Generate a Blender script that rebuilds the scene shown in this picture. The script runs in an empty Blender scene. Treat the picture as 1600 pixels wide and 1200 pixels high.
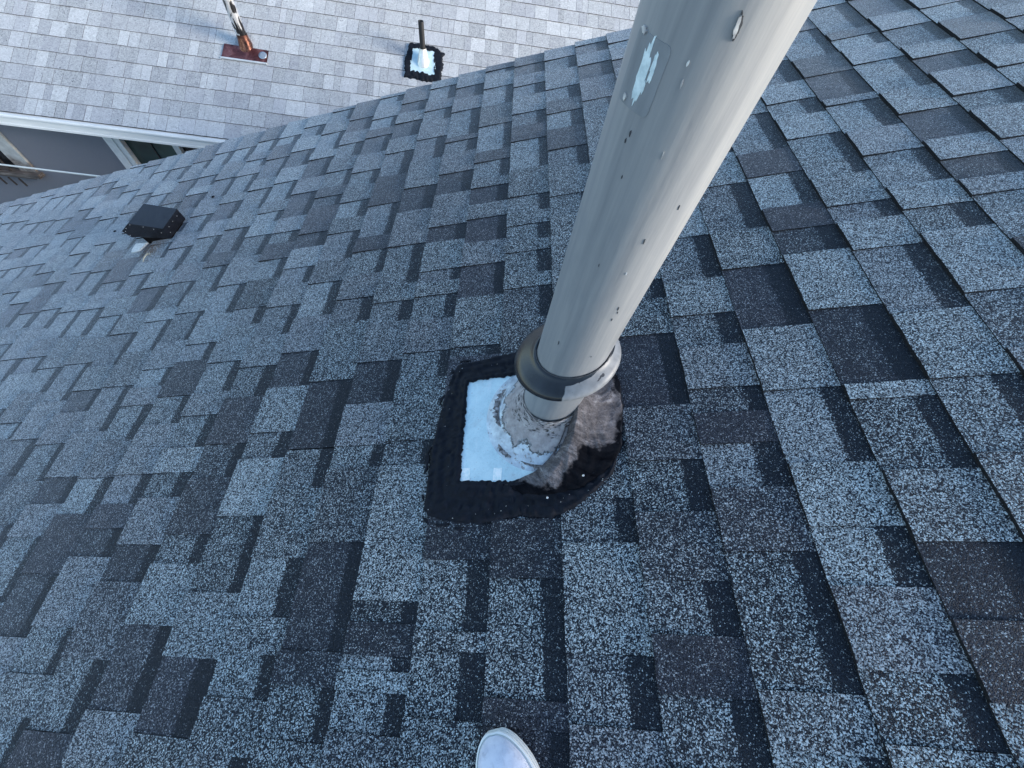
import bpy, math, random
from math import sin, cos, tan, pi, radians
from mathutils import Matrix, Vector, noise

S = bpy.context.scene
COL = S.collection
rng = random.Random(11)

# ------------------------------------------------------------------ camera
CAM = Vector((0, 0, 0.8584))
RC = Matrix(((0.9934651, -0.0777075, -0.0835978), (0.0258085, 0.8664129, -0.4986608), (0.1111799, 0.4932446, 0.8627566)))
cam = bpy.data.cameras.new('camera'); cam.sensor_width = 36; cam.lens = 36 * 602.7 / 1600
cam.clip_start = 0.02; cam.clip_end = 2000
camo = bpy.data.objects.new('camera', cam); COL.objects.link(camo)
camo.matrix_world = Matrix.Translation(CAM) @ RC.to_4x4()
S.camera = camo

# ------------------------------------------------------------------ light
SUN_EL, SUN_AZ = radians(16.5), radians(90 + 18)     # azimuth measured clockwise from +Y
w = bpy.data.worlds.new('World'); S.world = w; w.use_nodes = True
nt = w.node_tree
sky = nt.nodes.new('ShaderNodeTexSky'); sky.sky_type = 'NISHITA'; sky.sun_disc = False
sky.sun_elevation = SUN_EL; sky.sun_rotation = SUN_AZ
sky.air_density = 1.0; sky.dust_density = 0.6; sky.ozone_density = 1.5
bg = nt.nodes['Background']; bg.inputs[1].default_value = 0.15
nt.links.new(sky.outputs[0], bg.inputs[0])
sl = bpy.data.lights.new('sun', 'SUN'); sl.energy = 2.75; sl.angle = radians(22); sl.color = (1, 0.90, 0.79)
so = bpy.data.objects.new('sun', sl); COL.objects.link(so)
sd = Vector((sin(SUN_AZ) * cos(SUN_EL), cos(SUN_AZ) * cos(SUN_EL), sin(SUN_EL)))
so.rotation_euler = sd.to_track_quat('Z', 'Y').to_euler(); so.location = (8, 0, 6)
S.view_settings.view_transform = 'Standard'; S.view_settings.look = 'None'
S.view_settings.exposure = 1.42; S.view_settings.gamma = 1; S.view_settings.use_curve_mapping = False

# ------------------------------------------------------------------ helpers
TH = 0.345                    # slope of the near roof (rad)
EXP = 0.143                   # exposed height of a shingle course
S0 = 1.375 * EXP
RS, RY, RN = Vector((cos(TH), 0, sin(TH))), Vector((0, 1, 0)), Vector((-sin(TH), 0, cos(TH)))
def roof_pt(s, y, n=0.0): return RS * s + RY * y + RN * n
def frame(o, x, y, z):
    m = Matrix((x, y, z)).transposed().to_4x4(); m.translation = o; return m
ROOF = frame(Vector((0, 0, 0)), RS, RY, RN)
PH = radians(25); NY0, NZ0 = 3.4057, -1.231
NX, NS, NN = Vector((1, 0, 0)), Vector((0, cos(PH), sin(PH))), Vector((0, -sin(PH), cos(PH)))
NBR = frame(Vector((0, NY0, NZ0)), NX, NS, NN)     # local x along the eave, y up the slope, z out

def link_mesh(name, verts, faces, mats, parent=None, matidx=None, smooth=False, matrix=None):
    me = bpy.data.meshes.new(name); me.from_pydata([tuple(v) for v in verts], [], faces)
    for m in (mats if isinstance(mats, (list, tuple)) else [mats]): me.materials.append(m)
    if matidx: me.polygons.foreach_set('material_index', matidx)
    if smooth: me.polygons.foreach_set('use_smooth', [True] * len(faces))
    me.update()
    o = bpy.data.objects.new(name, me); COL.objects.link(o)
    return place(o, parent, matrix)
WM = {}
def place(o, parent, matrix):
    """put o at a world matrix under its parent (whose own world matrix is remembered in WM)"""
    W = matrix.copy() if matrix is not None else Matrix.Identity(4)
    if parent:
        o.parent = parent; o.matrix_parent_inverse = Matrix.Identity(4); o.matrix_basis = WM[parent.name].inverted() @ W
    else: o.matrix_basis = W
    WM[o.name] = W
    return o
def thing(o, label, cat, group=None):
    o['label'] = label; o['category'] = cat
    if group: o['group'] = group
    return o
def empty(name, loc, label, cat, group=None):
    o = bpy.data.objects.new(name, None); COL.objects.link(o); o.location = loc; o.empty_display_size = .05; WM[o.name] = Matrix.Translation(Vector(loc))
    return thing(o, label, cat, group)
class MB:
    def __init__(s): s.v = []; s.f = []; s.m = []
    def add(s, vs, fs, mi=0):
        b = len(s.v); s.v += [Vector(v) for v in vs]; s.f += [tuple(i + b for i in f) for f in fs]; s.m += [mi] * len(fs)
    def box(s, lo, hi, mi=0, M=None, bev=0.0):
        (x0, y0, z0), (x1, y1, z1) = lo, hi
        vs = [Vector(p) for p in ((x0, y0, z0), (x1, y0, z0), (x1, y1, z0), (x0, y1, z0), (x0, y0, z1), (x1, y0, z1), (x1, y1, z1), (x0, y1, z1))]
        if M is not None: vs = [M @ v for v in vs]
        s.add(vs, [(3, 2, 1, 0), (4, 5, 6, 7), (0, 1, 5, 4), (1, 2, 6, 5), (2, 3, 7, 6), (3, 0, 4, 7)], mi)
    def rings(s, rings, mi=0, cap0=False, cap1=False, closed=True):
        n = len(rings[0]); b = len(s.v)
        for r in rings: s.v += [Vector(p) for p in r]
        for i in range(len(rings) - 1):
            for j in range(n if closed else n - 1):
                k = (j + 1) % n
                s.f.append((b + i * n + j, b + i * n + k, b + (i + 1) * n + k, b + (i + 1) * n + j)); s.m.append(mi)
        if cap0: s.f.append(tuple(b + j for j in reversed(range(n)))); s.m.append(mi)
        if cap1: s.f.append(tuple(b + (len(rings) - 1) * n + j for j in range(n))); s.m.append(mi)
    def tube(s, pts, r, n=8, mi=0):
        pts = [Vector(p) for p in pts]; R = []
        for i, p in enumerate(pts):
            d = (pts[min(i + 1, len(pts) - 1)] - pts[max(i - 1, 0)]).normalized()
            u = d.orthogonal().normalized() if i == 0 else (R_u - d * R_u.dot(d)).normalized()
            R_u = u; v = d.cross(u); rr = r[i] if isinstance(r, (list, tuple)) else r
            R.append([p + (u * cos(2 * pi * j / n) + v * sin(2 * pi * j / n)) * rr for j in range(n)])
        s.rings(R, mi, True, True)
    def build(s, name, mats, parent=None, smooth=False, matrix=None, auto=None):
        o = link_mesh(name, s.v, s.f, mats, parent, s.m, smooth, matrix)
        if auto: 
            o.data.polygons.foreach_set('use_smooth', [True] * len(s.f))
            o.data.set_sharp_from_angle(angle=radians(auto))
        return o

# ------------------------------------------------------------------ materials
class NT:
    def __init__(s, name):
        s.m = bpy.data.materials.new(name); s.m.use_nodes = True; s.t = s.m.node_tree
        s.b = s.t.nodes['Principled BSDF']; s.pos = None
    def n(s, typ, **kw):
        o = s.t.nodes.new(typ)
        for k, v in kw.items(): setattr(o, k, v)
        return o
    def put(s, sock, v):
        if isinstance(v, bpy.types.NodeSocket): s.t.links.new(v, sock)
        else: sock.default_value = v
    def math(s, op, a, b=None, c=None, clamp=False):
        o = s.n('ShaderNodeMath', operation=op, use_clamp=clamp); s.put(o.inputs[0], a)
        if b is not None: s.put(o.inputs[1], b)
        if c is not None: s.put(o.inputs[2], c)
        return o.outputs[0]
    def P(s):
        if s.pos is None: s.pos = s.n('ShaderNodeNewGeometry').outputs['Position']
        return s.pos
    def obj(s): return s.n('ShaderNodeTexCoord').outputs['Object']
    def scale(s, vec, sc):
        o = s.n('ShaderNodeVectorMath', operation='MULTIPLY'); s.put(o.inputs[0], vec); o.inputs[1].default_value = sc; return o.outputs[0]
    def noise(s, scale, detail=2, rough=.5, vec=None, color=False, dist=0):
        o = s.n('ShaderNodeTexNoise'); s.put(o.inputs['Vector'], vec or s.P()); o.inputs['Scale'].default_value = scale
        o.inputs['Detail'].default_value = detail; o.inputs['Roughness'].default_value = rough; o.inputs['Distortion'].default_value = dist
        return o.outputs['Color' if color else 'Fac']
    def voro(s, scale, vec=None, feature='F1'):
        o = s.n('ShaderNodeTexVoronoi', feature=feature); s.put(o.inputs['Vector'], vec or s.P()); o.inputs['Scale'].default_value = scale
        return o
    def ramp(s, fac, stops, interp='LINEAR'):
        o = s.n('ShaderNodeValToRGB'); o.color_ramp.interpolation = interp; e = o.color_ramp.elements
        while len(e) < len(stops): e.new(.5)
        for i, (p, c) in enumerate(stops):
            e[i].position = p; e[i].color = (c, c, c, 1) if isinstance(c, (int, float)) else (*c, 1)
        s.put(o.inputs[0], fac); return o.outputs[0]
    def step(s, v, lo, hi):
        o = s.n('ShaderNodeMapRange', interpolation_type='SMOOTHSTEP'); s.put(o.inputs[0], v); s.put(o.inputs[1], lo); s.put(o.inputs[2], hi)
        return o.outputs[0]
    def mix(s, f, a, b, blend='MIX'):
        o = s.n('ShaderNodeMix', data_type='RGBA', blend_type=blend); s.put(o.inputs[0], f)
        for i, v in ((6, a), (7, b)): s.put(o.inputs[i], (*v, 1) if isinstance(v, (tuple, list)) and len(v) == 3 else v)
        return o.outputs[2]
    def bump(s, h, strength, dist, prev=None):
        o = s.n('ShaderNodeBump'); o.inputs['Strength'].default_value = strength; o.inputs['Distance'].default_value = dist
        s.put(o.inputs['Height'], h)
        if prev: s.put(o.inputs['Normal'], prev)
        return o.outputs[0]
    def out(s, color=None, rough=None, metal=None, normal=None, spec=None, **kw):
        for k, v in (('Base Color', color), ('Roughness', rough), ('Metallic', metal), ('Normal', normal), ('Specular IOR Level', spec)):
            if v is not None: s.put(s.b.inputs[k], (*v, 1) if isinstance(v, tuple) and len(v) == 3 else v)
        for k, v in kw.items(): s.put(s.b.inputs[k.replace('_', ' ')], v)
        return s.m

def granule_material(name, cell, dark, light, warm, fine_bump, near=True):
    t = NT(name)
    at = t.n('ShaderNodeAttribute', attribute_name='piece'); sep = t.n('ShaderNodeSeparateColor'); t.put(sep.inputs[0], at.outputs['Color'])
    tone, band, tint = sep.outputs
    uv = t.n('ShaderNodeUVMap', uv_map='UVMap'); su = t.n('ShaderNodeSeparateXYZ'); t.put(su.inputs[0], uv.outputs[0])
    ragged = t.math('MULTIPLY_ADD', t.noise(260, 2), .16, -.08)
    ragged = t.math('ADD', ragged, t.math('MULTIPLY_ADD', t.noise(24, 1), .06, -.03))
    u = t.math('ADD', su.outputs[0], ragged)
    bm = t.step(u, t.math('SUBTRACT', band, .02), t.math('ADD', band, .02))
    bm_inv = t.math('SUBTRACT', 1, bm)
    patch = t.math('MULTIPLY_ADD', t.noise(38, 3), .34, -.17)
    tn = t.math('ADD', tone, patch)
    tn = t.math('MULTIPLY', tn, t.math('MULTIPLY_ADD', bm, -.74, 1.0))
    v = t.voro(1 / cell); sv = t.n('ShaderNodeSeparateColor'); t.put(sv.inputs[0], v.outputs['Color'])
    v2 = t.voro(1 / (cell * .52)); s2 = t.n('ShaderNodeSeparateColor'); t.put(s2.inputs[0], v2.outputs['Color'])
    r = t.math('ADD', t.math('MULTIPLY', sv.outputs[0], .72), t.math('MULTIPLY', s2.outputs[0], .28))
    th = t.math('SUBTRACT', .90, t.math('MULTIPLY', tn, .69))
    lit = t.step(r, th, t.math('ADD', th, .16))
    lit = t.math('MULTIPLY', lit, t.math('MULTIPLY_ADD', t.math('POWER', sv.outputs[1], 1.6), 1.15, .33))
    lightc = t.mix(sv.outputs[2], light, warm)
    lightc = t.mix(tint, lightc, t.mix(.6, lightc, (.30, .27, .30)))
    mid = t.step(s2.outputs[1], .25, .95)
    plum = t.math('MULTIPLY', tint, bm_inv)
    darkc = t.mix(mid, dark, t.mix(plum, (.021, .029, .040), (.062, .067, .086)))
    c = t.mix(lit, darkc, lightc)
    nrm = t.bump(t.math('SUBTRACT', 1, v.outputs['Distance']), fine_bump, cell * .8)
    nrm = t.bump(t.noise(30, 2), .25, .003, nrm)
    return t.out(c, .6, normal=nrm, spec=.16, Sheen_Weight=t.math('MULTIPLY_ADD', bm, -.30, 1.0), Sheen_Roughness=.27, Sheen_Tint=(.75, .86, 1, 1))

M = {}
M['granule'] = granule_material('dark_granules', .0019, (.005, .007, .011), (.62, .73, .755), (.40, .44, .455), .55)
t = NT('pale_granules')
at = t.n('ShaderNodeAttribute', attribute_name='piece'); sep = t.n('ShaderNodeSeparateColor'); t.put(sep.inputs[0], at.outputs['Color'])
big = t.noise(26, 4, .62, dist=.6); fine = t.noise(85, 5, .72, dist=.5); st = t.noise(3.1, 2)
v = t.math('ADD', t.math('MULTIPLY_ADD', big, .50, -.25), t.math('MULTIPLY_ADD', fine, 1.1, -.55))
spots = t.math('MULTIPLY', t.step(t.noise(75, 3, .65, dist=1.2), .55, .70), t.step(big, .42, .62))
v = t.math('ADD', t.math('ADD', sep.outputs[0], v), t.math('MULTIPLY', spots, -.72))
c = t.ramp(v, [(0, (.05, .055, .065)), (.35, (.19, .20, .212)), (.7, (.42, .44, .452)), (1, (.60, .625, .635))])
c = t.mix(t.math('MULTIPLY', sep.outputs[2], .3), c, (.31, .32, .37))
M['pale'] = t.out(c, .8, spec=.2, normal=t.bump(fine, .35, .002))
t = NT('asphalt_edge'); M['asphalt'] = t.out(t.ramp(t.noise(300, 2), [(.3, (.006, .007, .009)), (.8, (.03, .032, .036))]), .85, spec=.15)
t = NT('pale_edge'); M['pale_edge'] = t.out(t.ramp(t.noise(120, 2), [(.3, (.05, .05, .055)), (.8, (.16, .16, .17))]), .9, spec=.1)

t = NT('pipe_paint')
p = t.obj(); streak = t.noise(85, 4, .65, vec=t.scale(p, (1, 1, .05))); fleck = t.noise(220, 2, .5, vec=t.scale(p, (1, 1, .35)))
wear = t.noise(9, 4, .6)
c = t.ramp(streak, [(.22, (.185, .20, .218)), (.5, (.245, .258, .27)), (.78, (.305, .315, .32))])
c = t.mix(t.math('MULTIPLY', t.step(fleck, .78, .84), .6), c, (.16, .16, .16))
c = t.mix(t.math('MULTIPLY', t.step(wear, .50, .66), .38), c, (.20, .22, .24))
M['paint'] = t.out(c, t.math('MULTIPLY_ADD', streak, .25, .30), spec=.5, normal=t.bump(t.math('ADD', streak, t.math('MULTIPLY', fleck, .4)), .18, .002))
t = NT('bare_galvanised'); M['galv'] = t.out(t.ramp(t.noise(90, 3), [(.3, (.66, .72, .74)), (.7, (.86, .90, .92))]), .42, metal=.55, normal=t.bump(t.noise(60, 3), .1, .002))
t = NT('peeled_metal'); M['peeled'] = t.out(t.ramp(t.noise(120, 4, .6), [(.35, (.50, .63, .67)), (.6, (.74, .87, .90))]), .5, metal=.1)
t = NT('paint_crack'); M['crack'] = t.out((.045, .048, .055), .7)
t = NT('old_label_area'); M['label_area'] = t.out(t.ramp(t.noise(70, 3, vec=t.scale(t.obj(), (1, 1, .2))), [(.3, (.16, .18, .20)), (.7, (.24, .26, .28))]), .5, normal=t.bump(t.noise(110, 3), .3, .002))
t = NT('peel_curl'); M['curl'] = t.out(t.ramp(t.noise(200, 2), [(.35, (.30, .30, .31)), (.7, (.62, .62, .60))]), .5)
t = NT('cone_flake'); M['flake'] = t.out(t.ramp(t.noise(110, 4, .7), [(.36, (.035, .033, .034)), (.5, (.15, .14, .14)), (.66, (.42, .41, .42))]), .7)

t = NT('plate_metal')
p = t.obj(); n1 = t.noise(22, 5, .65); n2 = t.noise(150, 3, .6)
c = t.ramp(t.math('ADD', t.math('MULTIPLY', n1, .6), t.math('MULTIPLY', n2, .4)), [(.3, (.46, .64, .68)), (.5, (.60, .78, .82)), (.7, (.72, .88, .90))])
c = t.mix(t.math('MULTIPLY', t.step(n2, .60, .70), .5), c, (.38, .45, .48))
c = t.mix(t.math('MULTIPLY', t.step(t.noise(55, 3, .6, vec=t.scale(p, (1, .08, 1))), .60, .68), .28), c, (.90, .96, .97))
c = t.mix(t.math('MULTIPLY', t.step(t.noise(13, 4, .65), .56, .74), .35), c, (.36, .40, .42))
M['plate'] = t.out(c, t.math('MULTIPLY_ADD', n1, .3, .38), metal=.30, normal=t.bump(n1, .25, .004))

t = NT('tape'); M['tape'] = t.out(t.ramp(t.noise(160, 3), [(.35, (.70, .84, .84)), (.6, (.93, .97, .95))]), .6)
t = NT('tar')
n1 = t.noise(70, 5, .65, dist=.8); n2 = t.noise(400, 2)
c = t.ramp(n1, [(.3, (.003, .004, .007)), (.6, (.008, .011, .018)), (.85, (.020, .024, .034))])
M['tar'] = t.out(c, t.math('MULTIPLY_ADD', n1, .3, .58), spec=.18, normal=t.bump(t.math('ADD', n1, t.math('MULTIPLY', n2, .2)), .35, .003))

t = NT('dried_mastic')
p = t.obj()
sp = t.n('ShaderNodeSeparateXYZ'); t.put(sp.inputs[0], p)
ang = t.math('ARCTAN2', sp.outputs[1], sp.outputs[0]); rad = t.math('SQRT', t.math('ADD', t.math('MULTIPLY', sp.outputs[0], sp.outputs[0]), t.math('MULTIPLY', sp.outputs[1], sp.outputs[1])))
cmb = t.n('ShaderNodeCombineXYZ'); t.put(cmb.inputs[0], t.math('MULTIPLY', t.math('ADD', ang, t.math('MULTIPLY', rad, -5)), 9)); t.put(cmb.inputs[1], t.math('MULTIPLY', rad, 26)); t.put(cmb.inputs[2], 0.3)
drag = t.noise(.8, 4, .5, vec=cmb.outputs[0], dist=.9)
fine = t.noise(260, 4, .65)
rr = t.math('ADD', rad, t.math('ADD', t.math('MULTIPLY_ADD', t.noise(22, 4, .6), .09, -.045), t.math('MULTIPLY_ADD', drag, .03, -.015)))
gap = t.math('SUBTRACT', 1, t.math('MULTIPLY', t.math('ABSOLUTE', t.math('ADD', ang, .95)), 2.2), clamp=True)
blk = t.step(t.math('ADD', rr, t.math('MULTIPLY', gap, .045)), .166, .182)
col = t.ramp(t.math('ADD', t.math('ADD', t.math('MULTIPLY', drag, .5), t.math('MULTIPLY', t.noise(38, 5, .65, dist=.6), .3)), t.math('MULTIPLY', fine, .2)), [(.34, (.034, .032, .035)), (.44, (.085, .079, .083)), (.54, (.15, .14, .146)), (.68, (.34, .33, .34))])
crk = t.math('SUBTRACT', 1, t.step(t.math('ABSOLUTE', t.math('SUBTRACT', t.noise(2.1, 5, .6, vec=cmb.outputs[0], dist=.6), .5)), .004, .022))
col = t.mix(t.math('MULTIPLY', crk, .8), col, (.03, .027, .028))
col = t.mix(blk, col, t.ramp(drag, [(.3, (.002, .0024, .004)), (.7, (.009, .010, .013))]))
M['mastic'] = t.out(col, t.math('MULTIPLY_ADD', blk, .1, .8), spec=t.math('MULTIPLY_ADD', blk, -.17, .2), normal=t.bump(t.math('ADD', t.math('MULTIPLY', drag, .8), t.math('MULTIPLY', t.noise(48, 4, .6), .7)), .8, .008))

t = NT('peeling_cone')
p = t.obj(); sp = t.n('ShaderNodeSeparateXYZ'); t.put(sp.inputs[0], p)
wob = t.math('MULTIPLY_ADD', t.noise(34, 4, .65), .05, -.025)
h = t.math('ADD', sp.outputs[2], wob)
metal = t.ramp(t.noise(45, 4, .6), [(.3, (.30, .36, .43)), (.5, (.44, .52, .60)), (.75, (.62, .74, .80))])
grey = t.ramp(t.noise(60, 4, .6), [(.3, (.22, .20, .205)), (.6, (.36, .345, .35)), (.8, (.50, .48, .47))])
gm = t.step(h, .036, .040)
flk = t.step(t.noise(80, 4, .7), .60, .63)
c = t.mix(gm, metal, grey)
c = t.mix(t.math('MULTIPLY', t.math('MULTIPLY', flk, t.math('SUBTRACT', 1, gm)), .8), c, (.24, .225, .225))
edge = t.math('MULTIPLY', t.step(h, .0325, .036), t.math('SUBTRACT', 1, t.step(h, .036, .0395)))
cr = t.math('MULTIPLY', t.step(h, .055, .062), t.step(t.noise(130, 4, .7, vec=t.scale(p, (.6, .6, 2.2))), .53, .57))
c = t.mix(cr, c, (.03, .03, .033)); c = t.mix(t.math('MULTIPLY', edge, .95), c, (.05, .045, .045))
M['cone'] = t.out(c, .5, metal=t.math('MULTIPLY', t.math('SUBTRACT', 1, gm), .35), normal=t.bump(t.math('ADD', t.math('ADD', gm, t.math('MULTIPLY', flk, .5)), t.math('MULTIPLY', cr, -1)), .6, .002))

t = NT('collar_rubber')
p = t.obj(); sp = t.n('ShaderNodeSeparateXYZ'); t.put(sp.inputs[0], p)
ang = t.math('ARCTAN2', sp.outputs[1], sp.outputs[0])            # 0 = up the slope
wob = t.math('ADD', t.math('MULTIPLY_ADD', t.noise(14, 2), .08, -.04), t.math('MULTIPLY_ADD', t.noise(90, 3), .05, -.025))
a2 = t.math('ADD', ang, wob)
rad = t.math('SQRT', t.math('ADD', t.math('MULTIPLY', sp.outputs[0], sp.outputs[0]), t.math('MULTIPLY', sp.outputs[1], sp.outputs[1])))
pm = t.math('MULTIPLY', t.step(a2, -1.77, -1.75), t.math('SUBTRACT', 1, t.step(a2, 1.35, 1.38)))
inner = t.math('ADD', rad, t.math('MULTIPLY', wob, .06))
lim = t.math('MULTIPLY_ADD', t.math('ABSOLUTE', t.math('ADD', ang, .70)), .0115, .0590)
pm = t.math('MULTIPLY', pm, t.step(inner, lim, t.math('ADD', lim, .0006)))
chip = t.step(t.noise(160, 2), .76, .77); pm = t.math('MULTIPLY', pm, t.math('SUBTRACT', 1, chip))
c = t.mix(pm, t.ramp(t.noise(40, 3), [(.3, (.006, .008, .011)), (.7, (.018, .022, .028))]), t.ramp(t.noise(70, 3), [(.3, (.17, .18, .19)), (.7, (.25, .26, .27))]))
M['collar'] = t.out(c, t.math('MULTIPLY_ADD', pm, .22, .24), spec=.42, normal=t.bump(pm, .5, .0008))

t = NT('black_vent_paint'); M['ventblack'] = t.out(t.ramp(t.noise(50, 3), [(.3, (.006, .007, .010)), (.8, (.014, .016, .022))]), .27, spec=.40, normal=t.bump(t.noise(12, 2), .12, .004))
t = NT('vent_inside'); M['ventdark'] = t.out((.004, .004, .005), .9, spec=.1)
t = NT('rivet'); M['rivet'] = t.out((.78, .76, .72), .3, metal=.8)
t = NT('light_flashing'); M['flange'] = t.out(t.ramp(t.noise(120, 3), [(.35, (.42, .46, .48)), (.65, (.68, .71, .72))]), .5)
t = NT('dry_twig'); M['twig'] = t.out(t.ramp(t.noise(200, 2), [(.3, (.22, .20, .14)), (.7, (.55, .54, .44))]), .8)
t = NT('rust_debris'); M['debris'] = t.out(t.ramp(t.noise(300, 3), [(.3, (.05, .035, .025)), (.6, (.16, .12, .09)), (.8, (.32, .28, .24))]), .9)

t = NT('fascia_white'); M['fascia'] = t.out(t.ramp(t.noise(14, 4, vec=t.scale(t.P(), (.3, 1, 3))), [(.3, (.70, .73, .73)), (.7, (.82, .84, .83))]), .45)
t = NT('stucco'); n1 = t.noise(220, 3, .6); n2 = t.noise(1.7, 3)
M['stucco'] = t.out(t.mix(n2, t.ramp(n1, [(.3, (.15, .158, .185)), (.7, (.23, .24, .27))]), (.21, .215, .245)), .9, spec=.2, normal=t.bump(n1, .5, .004))
t = NT('frame_white'); M['frame'] = t.out(t.ramp(t.noise(30, 3), [(.3, (.66, .68, .68)), (.7, (.78, .80, .79))]), .4)
t = NT('green_glass')
M['glass'] = t.out(t.ramp(t.noise(1.6, 3, vec=t.scale(t.P(), (1, 1, 1.6))), [(.35, (.016, .034, .031)), (.65, (.07, .125, .11))]), .12, spec=.5)
t = NT('dark_glass'); M['dglass'] = t.out((.010, .011, .013), .15, spec=.5)
t = NT('aged_trim'); p = t.P(); sp = t.n('ShaderNodeSeparateXYZ'); t.put(sp.inputs[0], p)
lowm = t.math('ADD', sp.outputs[2], t.math('MULTIPLY_ADD', t.noise(9, 4, .6), .3, -.15))
lm = t.math('SUBTRACT', 1, t.step(lowm, -1.84, -1.70))
M['aged'] = t.out(t.mix(lm, t.ramp(t.noise(20, 4), [(.3, (.34, .36, .36)), (.7, (.52, .54, .53))]), t.ramp(t.noise(40, 4, .6), [(.3, (.10, .085, .075)), (.7, (.30, .27, .25))])), .7)
t = NT('rusted_iron'); M['iron'] = t.out(t.ramp(t.noise(90, 4), [(.35, (.018, .017, .018)), (.75, (.07, .055, .048))]), .7)
t = NT('sill_wood'); M['sill'] = t.out(t.ramp(t.noise(50, 4, vec=t.scale(t.P(), (.2, 1, 2))), [(.3, (.05, .042, .04)), (.55, (.13, .11, .10)), (.8, (.32, .29, .27))]), .8)
t = NT('cable_sheath'); M['cable'] = t.out((.72, .70, .64), .5)

t = NT('copper_sheet'); n1 = t.noise(9, 3, .5, dist=1.2); n2 = t.noise(80, 3)
M['copper'] = t.out(t.ramp(t.math('ADD', t.math('MULTIPLY', n1, .8), t.math('MULTIPLY', n2, .2)), [(.30, (.035, .020, .024)), (.45, (.16, .055, .055)), (.6, (.30, .12, .11)), (.75, (.42, .24, .22))]), .33, metal=.75, normal=t.bump(n1, .4, .01))
t = NT('copper_bright'); M['copper2'] = t.out(t.ramp(t.noise(30, 3), [(.35, (.04, .022, .02)), (.55, (.17, .075, .058)), (.75, (.46, .26, .19))]), .3, metal=.8)
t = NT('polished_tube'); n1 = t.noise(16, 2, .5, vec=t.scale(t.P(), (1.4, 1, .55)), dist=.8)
M['tube'] = t.out(t.ramp(n1, [(.40, (.03, .03, .032)), (.47, (.06, .06, .06)), (.52, (.70, .70, .70)), (.8, (.86, .86, .86))]), .25, metal=.6)  # dark and bright mirror reflections are painted into the colour
t = NT('dull_disc'); M['disc'] = t.out((.34, .40, .46), .35, metal=.5)
t = NT('black_iron_pipe'); M['bpipe'] = t.out((.016, .017, .019), .5)
t = NT('lead_boot'); M['boot'] = t.out(t.ramp(t.noise(40, 3), [(.3, (.70, .72, .70)), (.7, (.88, .88, .85))]), .35, metal=.5)

t = NT('shoe_canvas'); n1 = t.noise(36, 4, .6); n2 = t.noise(900, 2); n3 = t.noise(60, 5, .7, dist=1)
M['canvas'] = t.out(t.mix(t.math('MULTIPLY', t.step(n3, .56, .72), .5), t.mix(t.step(n1, .4, .7), (.70, .73, .82), (.55, .58, .68)), (.36, .38, .45)), .8, normal=t.bump(n1, .25, .006, t.bump(n2, .5, .0008)))
t = NT('shoe_rubber'); M['rubber'] = t.out(t.ramp(t.noise(60, 3), [(.3, (.78, .80, .78)), (.7, (.86, .88, .86))]), .45)
t = NT('shoe_line'); M['shoeline'] = t.out((.40, .46, .46), .6)
t = NT('shoe_lining'); M['lining'] = t.out((.25, .26, .29), .9)
t = NT('shoe_lace'); M['lace'] = t.out((.80, .80, .80), .8)
t = NT('ground_concrete'); n1 = t.noise(2.5, 5, .6); M['ground'] = t.out(t.ramp(n1, [(.3, (.12, .12, .12)), (.7, (.24, .235, .23))]), .9)
t = NT('siding_paint'); M['wall2'] = t.out(t.ramp(t.noise(40, 3), [(.3, (.30, .31, .32)), (.7, (.38, .39, .40))]), .8)
t = NT('roof_deck'); M['deck'] = t.out((.012, .013, .015), .95)

# ------------------------------------------------------------------ setting: ground
g = 600
ground = link_mesh('ground', [(-g, -g, -4.6), (g, -g, -4.6), (g, g, -4.6), (-g, g, -4.6)], [(0, 1, 2, 3)], M['ground'])
ground['kind'] = 'structure'

# ------------------------------------------------------------------ shingle pieces
def project(P):
    d = RC.transposed() @ (P - CAM)
    if d.z > -.02: return None
    return (512 + 385.73 * d.x / -d.z, 384 - 385.73 * d.y / -d.z)
def poly_area(q):
    return abs(sum(q[i][0] * q[i - 1][1] - q[i - 1][0] * q[i][1] for i in range(len(q)))) / 2
def clip_frame(q):
    for ax, lim, sg in ((0, 0, 1), (0, 1024, -1), (1, 0, 1), (1, 768, -1)):
        o = []
        for i in range(len(q)):
            a, b = q[i - 1], q[i]; da, db = (a[ax] - lim) * sg, (b[ax] - lim) * sg
            if (da >= 0) != (db >= 0):
                f = da / (da - db); o.append((a[0] + (b[0] - a[0]) * f, a[1] + (b[1] - a[1]) * f))
            if db >= 0: o.append(b)
        q = o
        if not q: return q
    return q

def piece_geo(s0, s1, y0, y1, nb, ntop, expo, lap, step, jit, swap):
    """outline of one tab in local roof coordinates, origin at its middle; butt at s0, top edge at s1"""
    cs, cy = (s0 + s1) / 2, (y0 + y1) / 2
    tops = s1 + lap
    out = []
    m = max(2, int((y1 - y0) / step) + 1)
    for i in range(m + 1):                               # butt edge, ragged
        out.append((s0 + rng.uniform(-jit, jit), y0 + (y1 - y0) * i / m))
    for f in (.35, .7): out.append((s0 + (tops - s0) * f, y1 + rng.uniform(-jit, jit) * .7))
    out.append((tops, y1)); out.append((tops, y0))
    for f in (.7, .35): out.append((s0 + (tops - s0) * f, y0 + rng.uniform(-jit, jit) * .7))
    n = len(out); V = []; uv = []
    for (s, y) in out:
        z = nb + (ntop - nb) * (s - s0) / (tops - s0); V.append((s, y, z)); uv.append(((s - s0) / expo, y))
    for (s, y) in out:
        V.append((s, y, -.002)); uv.append(((s - s0) / expo, y))
    F = [tuple(range(n))] + [(i + n, (i + 1) % n + n, (i + 1) % n, i) for i in range(n)]
    if not swap: V = [Vector((a - cs, b - cy, c)) for a, b, c in V]; org = (cs, cy)
    else: V = [Vector((b - cy, a - cs, c)) for a, b, c in V]; F = [tuple(reversed(f)) for f in F]; org = (cy, cs)
    mi = [0] + [1] * n
    return org, V, F, mi, uv

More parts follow.
